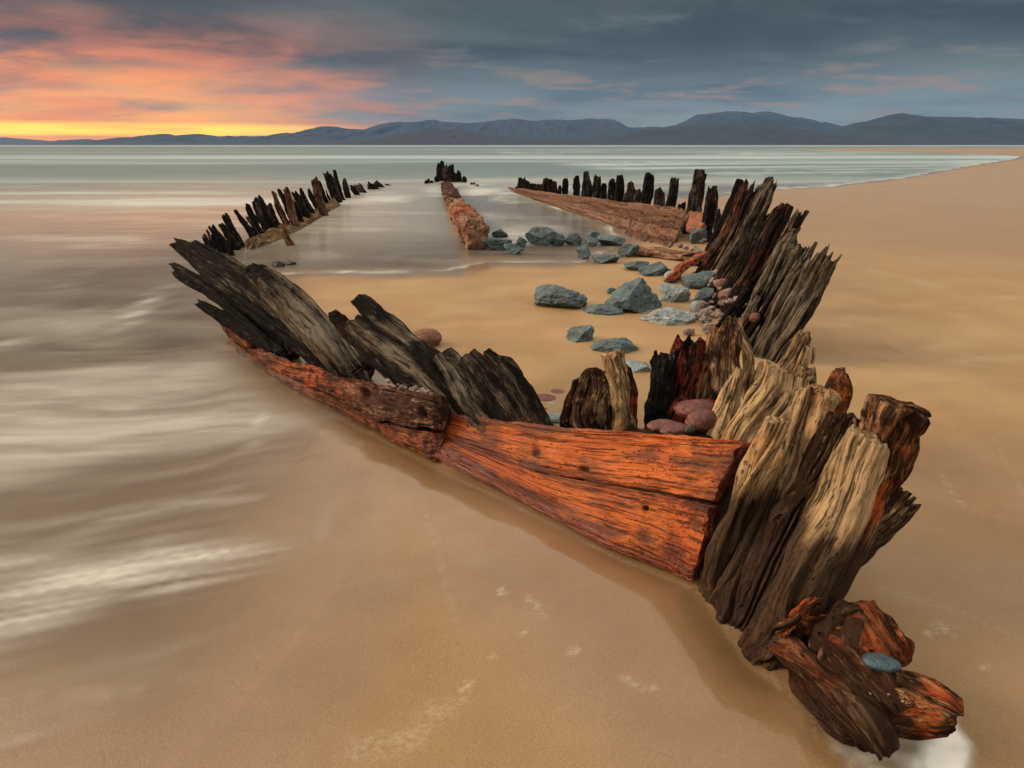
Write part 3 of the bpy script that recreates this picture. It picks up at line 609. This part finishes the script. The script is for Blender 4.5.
# dried foam marks left on the sand
wet = np.maximum(wet, .52*sst(5, 14, np.hypot(gx, gy)))
salt = np.zeros(len(gx))
for (px, py, r) in ((501, 594, .022), (575, 651, .022), (465, 688, .026), (522, 634, .012), (495, 660, .016), (463, 702, .010), (945, 631, .04), (927, 636, .02), (935, 650, .012), (982, 667, .014)):
    a = G(px, py); d = np.hypot(gx-a[0], (gy-a[1]))+r*.9*fbm(xy*22, 31, 3); salt = np.maximum(salt, .8*sst(r*1.2, r*.5, d))
for L, r, am in (([(706, 590), (620, 556), (560, 528), (498, 494), (435, 465), (363, 427), (300, 394)], .012, .55), ([(700, 586), (752, 658), (770, 668)], .010, .45), ([(775, 672), (820, 725), (850, 762)], .014, .6), ([(420, 500), (435, 540), (448, 600), (462, 630)], .006, .25), ([(528, 600), (538, 608), (541, 620)], .010, .8), ([(625, 680), (640, 688), (655, 692)], .012, .7), ([(940, 480), (965, 512), (1000, 520)], .006, .5), ([(990, 440), (1024, 500), (1060, 520)], .006, .3),
             ([(880, 590), (950, 610), (1024, 640)], .010, .25), ([(360, 750), (405, 738), (445, 712)], .04, .4), ([(860, 272), (920, 285), (945, 292)], .07, .5), ([(1000, 300), (1060, 305)], .10, .55), ([(870, 305), (950, 310), (975, 335), (985, 345)], .05, .3), ([(890, 345), (920, 362)], .05, .35),
             ([(965, 365), (1024, 362)], .07, .45), ([(840, 330), (850, 318), (860, 325)], .03, .3), ([(900, 360), (960, 345)], .03, .25), ([(780, 700), (850, 765)], .02, .2)):
    d, s = line_d(gx, gy, w2(L)); salt = np.maximum(salt, am*sst(r*1.8, r*.1, d+r*.9*fbm(xy*np.array((7, 16, 1)), 33, 4)))
def grid_faces(nx, ny, keep=None):
    i = np.arange(ny-1)[:, None]*nx+np.arange(nx-1)[None]
    q = np.stack((i, i+1, i+nx+1, i+nx), -1).reshape(-1, 4)
    return q if keep is None else q[keep[q].any(1)]
nx_, ny_ = len(xs), len(ys)

m_sand, k, b = material('wet_sand')
tc = k.new('ShaderNodeTexCoord'); P0 = tc.outputs['Object']
dist = k.vm('LENGTH', P0)
fade = k.rng(dist, 4, 30, 1, 0)
g = k.noise(P0, 260, 3, .7); n1 = k.noise(P0, 1.1, 5, .6); n2 = k.noise(k.vm('MULTIPLY', P0, (1, 2.4, 1)), 2.2, 6, .65, .6); n3 = k.noise(P0, 60, 4, .6)
n4 = k.noise(k.vm('MULTIPLY', P0, (.25, 1, 1)), .5, 5, .6, .8)
wet_refl = k.attr('wet'); saltA = k.attr('salt')
c = k.mix(k.m('ADD', .5, k.m('MULTIPLY', k.m('SUBTRACT', k.rng(n1, .35, .68), .5), k.rng(dist, 3, 14, 1, .25))), (.335, .200, .086), (.415, .266, .128))
c = k.mix(k.m('MULTIPLY', k.rng(n4, .4, .75), .22), c, (.52, .37, .22))
c = k.mix(k.m('MULTIPLY', k.rng(k.noise(k.vm('MULTIPLY', P0, (1, 1.5, 1)), .8, 6, .6, 1.2), .50, .64), k.rng(dist, 4, 14, .3, .08)), c, k.mix(1, c, (.74, .70, .65), 'MULTIPLY'))
c = k.mix(k.m('MULTIPLY', k.m('MULTIPLY', k.rng(g, .42, .58), .6), fade), c, k.mix(1, c, (.62, .6, .57), 'MULTIPLY'))
c = k.mix(k.m('MULTIPLY', wet_refl, .8), c, k.mix(1, c, (.54, .465, .385), 'MULTIPLY'))  # damp sand tone; beside the hull it also paints in its dark reflection
c = k.mix(k.m('MULTIPLY', saltA, k.rng(k.noise(k.vm('MULTIPLY', P0, (1, 1.6, 1)), 38, 6, .75), .38, .66, 0, .55), clamp=True), c, (.66, .58, .45))
k.put(b.inputs['Base Color'], c)
k.put(b.inputs['Roughness'], k.m('SUBTRACT', .66, k.m('MULTIPLY', wet_refl, .28)))
k.put(b.inputs['Specular IOR Level'], .35)
k.put(b.inputs['Coat Weight'], k.m('MULTIPLY', k.rng(wet_refl, .3, .95), 1.0)); k.put(b.inputs['Coat Roughness'], k.rng(n2, .3, .7, .09, .2)); k.put(b.inputs['Coat IOR'], 1.5)
nb = k.bump(k.m('ADD', k.m('MULTIPLY', g, .6), k.m('MULTIPLY', n3, .5)), .008, k.m('MULTIPLY', fade, .55))
k.put(b.inputs['Normal'], nb)
k.put(b.inputs['Coat Normal'], k.bump(n2, .012, k.m('MULTIPLY', fade, .15)))
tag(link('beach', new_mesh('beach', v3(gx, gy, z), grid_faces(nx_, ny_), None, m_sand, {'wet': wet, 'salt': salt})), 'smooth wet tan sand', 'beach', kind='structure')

# sea: milky long-exposure water
foam = np.zeros(len(gx))
def stroke(L, w, amp, seed=1, sx=3, sy=14, ang=0):
    global foam
    d, s = line_d(gx, gy, w2([p for p in L])); ww = np.interp(s, np.linspace(0, 1, len(w)), w)
    e = np.exp(-(d/ww)**2)*np.sin(np.pi*np.clip(s*.9+.05, 0, 1))**.5
    ca, sa = math.cos(ang), math.sin(ang)
    u, v_ = gx*ca+gy*sa, -gx*sa+gy*ca
    tex = .62+.6*fbm(v3(u*sx, v_*sy, 0), 50+seed, 4)
    foam = np.maximum(foam, amp*e*np.clip(tex, 0, 1.3))
warp = fbm(xy*.8, 41, 3)
# swash streaks on the near left, sweeping in from the left
stroke([(-60, 640), (40, 600), (150, 560), (260, 550), (335, 545)], (.26, .2, .14, .10, .06), 1.0, 1, 1.4, 22, .3)
stroke([(-80, 560), (60, 575), (180, 580), (290, 560)], (.16, .14, .1, .06), .75, 2, 1.4, 24, .3)
stroke([(345, 440), (338, 490), (322, 540), (316, 560)], (.11, .09, .08, .05), .42, 3, 3, 6, 1.3)
stroke([(250, 390), (262, 420), (250, 450)], (.17, .15, .09), .55, 4, 3, 6, 1.0)
stroke([(-60, 760), (60, 720), (160, 690), (215, 670)], (.10, .09, .06, .03), .5, 5, 2, 18, .35)
stroke([(-40, 700), (60, 680), (160, 655), (240, 625)], (.05, .05, .04, .03), .22, 6, 2, 22, .35)
stroke([(100, 520), (180, 505), (260, 498)], (.05, .06, .04), .5, 7, 3, 16, .2)
stroke([(172, 282), (150, 300), (128, 322), (118, 335)], (.10, .12, .16, .12), .75, 8, 5, 5, .8)
stroke([(0, 420), (60, 440), (120, 450)], (.12, .12, .1), .35, 9, 3, 9, -.3)
stroke([(-20, 350), (10, 345), (30, 335)], (.2, .2, .15), .5, 11, 3, 9, .6)
cw = G(275, 262); rr_ = np.hypot((gx-cw[0])*1.0, gy-cw[1]); an_ = np.arctan2(gy-cw[1], gx-cw[0])
flow = fbm(v3(rr_*1.5+warp*.5, an_*2.2, 0), 61, 5)
near = sst(14, 3, np.hypot(gx, gy))
foam = np.maximum(foam, .44*np.clip(flow*1.3+.40+.35*fbm(v3(rr_*9+warp*1.2, an_*4.5, 0), 63, 4), 0, 1)*near*sst(.0, .7, sdn))
# long ripples on the mid left
rip = fbm(v3(gx*.28+warp*.3, gy*1.25+.25*gx+warp*.6, 0), 66, 4)
foam = np.maximum(foam, .22*np.clip(rip*1.8+.05, 0, 1)*sst(3.5, 6, gy)*sst(60, 16, gy))
# rolling lines of white water further out
wy = gy*(1+.03*fbm(v3(gx*.03, gy*.02, 0), 71, 3))
for (yc, wd, amp, fr) in ((18.5, 2.2, .8, .4), (22.5, 1.5, .5, .5), (30, 4, .3, .2), (62, 9, .9, .03), (88, 22, .7, .02), (100, 8, .4, .04), (150, 14, .4, .02), (230, 25, .3, .012)):
    tx = .6+.8*fbm(v3(gx*fr*.5, gy*fr*2.2, 0), int(yc), 4)
    side = sst(-2, -6, gx) if yc < 30 else 1
    off = (wy-yc-.05*np.abs(gx)*0)/wd
    foam = np.maximum(foam, amp*np.where(off < 0, np.exp(-(off*2.2)**2), np.exp(-off**2))*np.clip(tx, 0, 1.2)*side)
# right-hand wash lines and the edge of the sea
lr = fbm(v3(gx*.06+.5*warp, gy*.22-gx*.05, 0), 75, 4)
foam = np.maximum(foam, .55*np.clip(lr*2, 0, 1)*sst(8, 14, gx+gy*.1)*sst(20, 30, gy)*sst(300, 120, gy))
pool = sst(7, 10, gy)*sst(34, 26, gy)*sst(-5.2, -4.2, gx-(gy-10)*-.04)*sst(3.2, 2, gx)
foam = np.maximum(foam, pool*(.12+.42*np.clip(fbm(v3(gx*.5, gy*.35+warp*.5, 0), 77, 4)*1.6, 0, 1)))
hd = np.exp(-(np.clip(sdn, 0, 9)/(.05+.012*gy))**2)*(.45+.5*fbm(xy*4, 79, 3))*sst(4.2, 6, gy)
foam = np.maximum(foam, hd*.9)
foam = np.where(puddle > 0, np.maximum(foam, sst(-.01, .08, puddle)*(.8+.8*fbm(xy*np.array((7, 12, 1)), 83, 4))), foam)
depth = np.clip(cover, 0, 50)
m_sea, k, b = material('milky_sea')
tc = k.new('ShaderNodeTexCoord'); P0 = tc.outputs['Object']; D0 = k.vm('LENGTH', P0)
fo = k.attr('foam'); dp = k.attr('depth'); yy = k.sep(P0)[1]
s1_ = k.noise(k.vm('MULTIPLY', P0, (.35, 1.6, 1)), 2.2, 6, .6, .7)
ff = k.m('MULTIPLY', fo, k.rng(s1_, .2, .75, .75, 1.2), clamp=True)
far = k.rng(D0, 8, 45)
c = k.mix(far, (.38, .34, .27), (.115, .175, .18))
c = k.mix(ff, c, k.mix(far, (.80, .78, .72), (.54, .63, .64)))
k.put(b.inputs['Base Color'], c); k.put(b.inputs['Roughness'], k.m('ADD', k.m('ADD', .09, k.m('MULTIPLY', far, .25)), k.m('MULTIPLY', ff, .35))); k.put(b.inputs['IOR'], 1.33)
k.put(b.inputs['Normal'], k.bump(k.noise(k.vm('MULTIPLY', P0, (.5, 1.8, 1)), 1.3, 4, .5, .5), .03, .25))
hard = k.rng(yy, 3.2, 6)
al = k.m('ADD', k.rng(dp, 0, 6, .06, .75), k.m('ADD', k.m('MULTIPLY', ff, 1.05), k.m('MULTIPLY', far, .85)), clamp=True)
al = k.m('MULTIPLY', al, k.m('ADD', k.m('MULTIPLY', k.m('MAXIMUM', k.rng(dp, 0, .6), k.m('MULTIPLY', k.rng(fo, .05, .9), k.rng(dp, 0, .08))), k.m('SUBTRACT', 1, hard)), k.m('MULTIPLY', k.rng(dp, 0, .04), hard)), clamp=True)
tr = k.new('ShaderNodeBsdfTransparent'); gl = k.new('ShaderNodeBsdfGlossy'); k.put(gl.inputs['Roughness'], .12); k.put(gl.inputs['Normal'], k.bump(k.noise(k.vm('MULTIPLY', P0, (.5, 1.8, 1)), 1.3, 4, .5, .5), .03, .2))
fr = k.new('ShaderNodeFresnel'); k.put(fr.inputs[0], 1.33)
film = k.new('ShaderNodeMixShader'); k.put(film.inputs[0], k.m('MULTIPLY', fr.outputs[0], k.rng(dp, 0, .8, 0, .9))); k.l.new(tr.outputs[0], film.inputs[1]); k.l.new(gl.outputs[0], film.inputs[2])
mx = k.new('ShaderNodeMixShader'); k.put(mx.inputs[0], al); k.l.new(film.outputs[0], mx.inputs[1]); k.l.new(b.outputs[0], mx.inputs[2])
k.l.new(mx.outputs[0], k.n['Material Output'].inputs['Surface'])
keep = cover > 0
q = grid_faces(nx_, ny_, keep); used = np.unique(q); rem = np.full(len(gx), -1); rem[used] = np.arange(len(used))
wz = np.where(np.hypot(gx, gy) < 60, 0.0, 0.0)+np.minimum(z*0, 0)
tag(link('sea', new_mesh('sea', v3(gx, gy, wz)[used], rem[q], None, m_sea, {'foam': foam[used], 'depth': depth[used]})), 'milky smooth sea water', 'sea', kind='structure')

# ------------------------------------------------------------------ hills across the bay
def hills(name, prof, Yd, thick, col1, col2, seed, label):
    xs_ = np.linspace(prof[0][0], prof[-1][0], 700); tp = np.interp(xs_, [p[0] for p in prof], [p[1] for p in prof])
    tp = tp+1.8*fbm(v3(xs_*.06, 0*xs_, 0), seed, 4)*np.clip((146-tp)/10, 0, 1)
    rows = np.concatenate((np.linspace(-1, 0, 50), np.linspace(.04, 1, 30)))
    hz = np.maximum(at(0, 0, 1)[2]*0+np.array([at(x, y, Yd)[2] for x, y in zip(xs_, tp)]), 0)
    wx = np.array([at(x, 145, Yd)[0] for x in xs_])
    XX = np.tile(wx, len(rows)); tt = np.repeat(rows, len(xs_)); YY = Yd+tt*thick
    sh = (1-np.abs(tt))**1.15
    HZ = np.tile(hz, len(rows))
    q = v3(XX/900, YY/900, 0)
    rdg = 1-np.abs(fbm(q*np.array((2.4, .8, 1)), seed+3, 5))*1.6
    ZZ = HZ*sh*(1+(rdg-.6)*.55*np.abs(tt)*(1-np.abs(tt))*3)-4
    m, k, b = material(name+'_heath'); tc = k.new('ShaderNodeTexCoord')
    n_ = k.noise(tc.outputs['Object'], .004, 6, .6)
    k.put(b.inputs['Base Color'], k.mix(k.rng(n_, .35, .65), col1, col2)); k.put(b.inputs['Roughness'], .95)
    tag(link('hills', new_mesh('hills', v3(XX, YY, ZZ), grid_faces(len(xs_), len(rows)), None, m)), label, 'hills', kind='structure')
hills('far', [(300, 146), (330, 139), (345, 129), (365, 129), (385, 123), (430, 120), (470, 123), (500, 119), (540, 120), (575, 119.5), (600, 118), (612, 119), (626, 127), (660, 127), (675, 123), (692, 115), (720, 112), (760, 112), (800, 118), (822, 126), (850, 130), (900, 146)], 13000, 3500, (.002, .005, .009), (.008, .013, .017), 5, 'hazy blue mountains across the bay')
hills('far', [(780, 146), (810, 132), (840, 126), (870, 118), (895, 113), (915, 116), (935, 117), (950, 116), (980, 117), (1024, 119), (1100, 116), (1250, 130), (1400, 146)], 9000, 2600, (.002, .004, .008), (.006, .010, .015), 15, 'dark blue mountain above the right shore')
hills('near', [(340, 146), (370, 139), (400, 133), (425, 129), (450, 128), (490, 134), (540, 139), (600, 138), (640, 129), (665, 127), (690, 125), (750, 122), (790, 127), (830, 134), (880, 146)], 7500, 1800, (.001, .003, .005), (.004, .007, .010), 25, 'darker foothills in front of the mountains')
hills('left', [(80, 146), (100, 142), (150, 135), (200, 134), (240, 136), (275, 136), (300, 131), (325, 126), (345, 127), (372, 131), (400, 140), (430, 146)], 11500, 2500, (.004, .005, .006), (.010, .011, .011), 35, 'low headland under the sunset')
hills('left', [(-300, 146), (-120, 138), (-40, 136), (0, 137), (40, 140), (70, 141), (88, 139), (105, 143), (130, 146)], 16000, 3000, (.02, .022, .02), (.045, .045, .04), 45, 'faint distant headland at the left edge')

# ------------------------------------------------------------------ air
hv = np.array([(x, y, z_) for x in (-16500, 16500) for y in (-3500, 19500) for z_ in (-6, 1400)], float)
hq = np.array([(0, 1, 3, 2), (4, 6, 7, 5), (0, 4, 5, 1), (2, 3, 7, 6), (0, 2, 6, 4), (1, 5, 7, 3)])
m_h = bpy.data.materials.new('sea_haze'); m_h.use_nodes = True; k = N(m_h.node_tree); k.n.remove(k.n['Principled BSDF'])
pv = k.new('ShaderNodeVolumePrincipled'); k.put(pv.inputs['Color'], (.19, .41, .80, 1)); k.put(pv.inputs['Density'], 3.0e-5)
k.l.new(pv.outputs[0], k.n['Material Output'].inputs['Volume'])
tag(link('haze', new_mesh('haze', hv, hq, None, m_h, smooth=False)), 'pale sea haze', 'haze', kind='stuff')

# ------------------------------------------------------------------ sky and light
SUN_AZ, SUN_EL = -84, 24                        # degrees from the view direction (to the left), above the horizon
W = bpy.data.worlds.new('World'); S.world = W; W.use_nodes = True
k = N(W.node_tree); bg = k.n['Background']
tc = k.new('ShaderNodeTexCoord'); Dv = tc.outputs['Generated']; dx, dy, dz = k.sep(Dv)
sky = k.new('ShaderNodeTexSky', sky_type='NISHITA', sun_disc=False); sky.sun_elevation = R(SUN_EL); sky.sun_rotation = R(SUN_AZ); sky.dust_density = 3
dzc = k.m('MAXIMUM', dz, 0.0)
inv = k.m('DIVIDE', 1, k.m('ADD', dzc, .11))
pc = k.comb(k.m('MULTIPLY', k.m('MULTIPLY', dx, inv), .8), k.m('MULTIPLY', dy, inv), 0)
c1 = k.noise(pc, .55, 7, .58, .5); c2 = k.noise(pc, 1.6, 6, .6, .3); c3 = k.noise(k.vm('ADD', pc, (7, 3, 2)), .9, 6, .55, .4)
gdir = (math.sin(R(-46)), math.cos(R(-46)), 0)
hl = k.m('SQRT', k.m('ADD', k.m('MULTIPLY', dx, dx), k.m('ADD', k.m('MULTIPLY', dy, dy), 1e-5)))
lft = k.m('DIVIDE', k.m('ADD', k.m('MULTIPLY', dx, gdir[0]), k.m('MULTIPLY', dy, gdir[1])), hl)
glow = k.rng(lft, .73, .99); glow_w = k.rng(lft, .45, 1.0)
deg = k.m('MULTIPLY', k.m('ARCSINE', dz), 57.2958)
# cloud deck: slate grey with paler rifts
base = k.mix(k.rng(c1, .38, .66), (.028, .032, .026), (.104, .114, .094))
base = k.mix(k.m('MULTIPLY', k.rng(c2, .52, .7), .5), base, (.155, .17, .15))
low = k.rng(deg, 7.5, 1.5)
base = k.mix(k.m('MULTIPLY', low, k.rng(c3, .3, .62, .35, .95)), base, (.27, .30, .265))
# pink lit streaks
pk = k.m('MULTIPLY', k.rng(deg, 1.2, 2.5), k.rng(deg, 7.5, 3.5))
base = k.mix(k.m('MULTIPLY', k.m('MULTIPLY', pk, k.rng(c2, .5, .64)), .75), base, (.40, .21, .10))
# sunset glow
gv = k.m('MULTIPLY', k.m('MULTIPLY', glow, k.rng(deg, 11, 3)), k.rng(k.m('ADD', k.m('MULTIPLY', c1, .6), k.m('MULTIPLY', c2, .5)), .40, .66))
base = k.mix(k.m('MULTIPLY', gv, .95), base, (1.25, .26, .0))
gl2 = k.m('MULTIPLY', k.rng(lft, .83, .99), k.m('MULTIPLY', k.rng(deg, 6.5, 2), k.rng(c3, .35, .6, .3, 1)))
base = k.mix(k.m('MULTIPLY', gl2, .7), base, (2.1, .80, .0))
yl = k.m('MULTIPLY', k.m('MULTIPLY', k.rng(deg, .5, .8), k.rng(deg, 1.75, 1.2)), k.m('MULTIPLY', k.rng(lft, .80, .97), k.rng(c3, .25, .5, .5, 1)))
base = k.mix(yl, base, (2.6, 1.3, .0))
ho = k.m('MULTIPLY', k.rng(deg, .8, .3), k.rng(lft, .72, .97))
base = k.mix(k.m('MULTIPLY', ho, .9), base, (1.5, .45, .06))
# the deck thins out towards the zenith
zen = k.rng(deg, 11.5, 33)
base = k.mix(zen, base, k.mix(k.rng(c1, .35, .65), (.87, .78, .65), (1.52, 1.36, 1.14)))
nsk = k.vm('MULTIPLY', sky.outputs[0], (.07, .07, .07))
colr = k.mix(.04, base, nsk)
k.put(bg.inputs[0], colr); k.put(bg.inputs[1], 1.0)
sl = bpy.data.lights.new('sun', 'SUN'); sl.energy = 3.3; sl.angle = R(30); sl.color = (1, .78, .54)
so_ = bpy.data.objects.new('sun', sl); COL.objects.link(so_); so_.location = (-20, 8, 10)
from mathutils import Vector
dv = Vector((math.sin(R(SUN_AZ))*math.cos(R(SUN_EL)), math.cos(R(SUN_AZ))*math.cos(R(SUN_EL)), math.sin(R(SUN_EL))))
so_.rotation_euler = dv.to_track_quat('Z', 'Y').to_euler()

# ------------------------------------------------------------------ render
S.view_settings.view_transform = 'Standard'; S.view_settings.look = 'None'; S.view_settings.exposure = .22; S.view_settings.gamma = 1
S.render.engine = 'CYCLES'; S.cycles.use_denoising = True
S.cycles.max_bounces = 6; S.cycles.transparent_max_bounces = 12; S.cycles.volume_bounces = 0
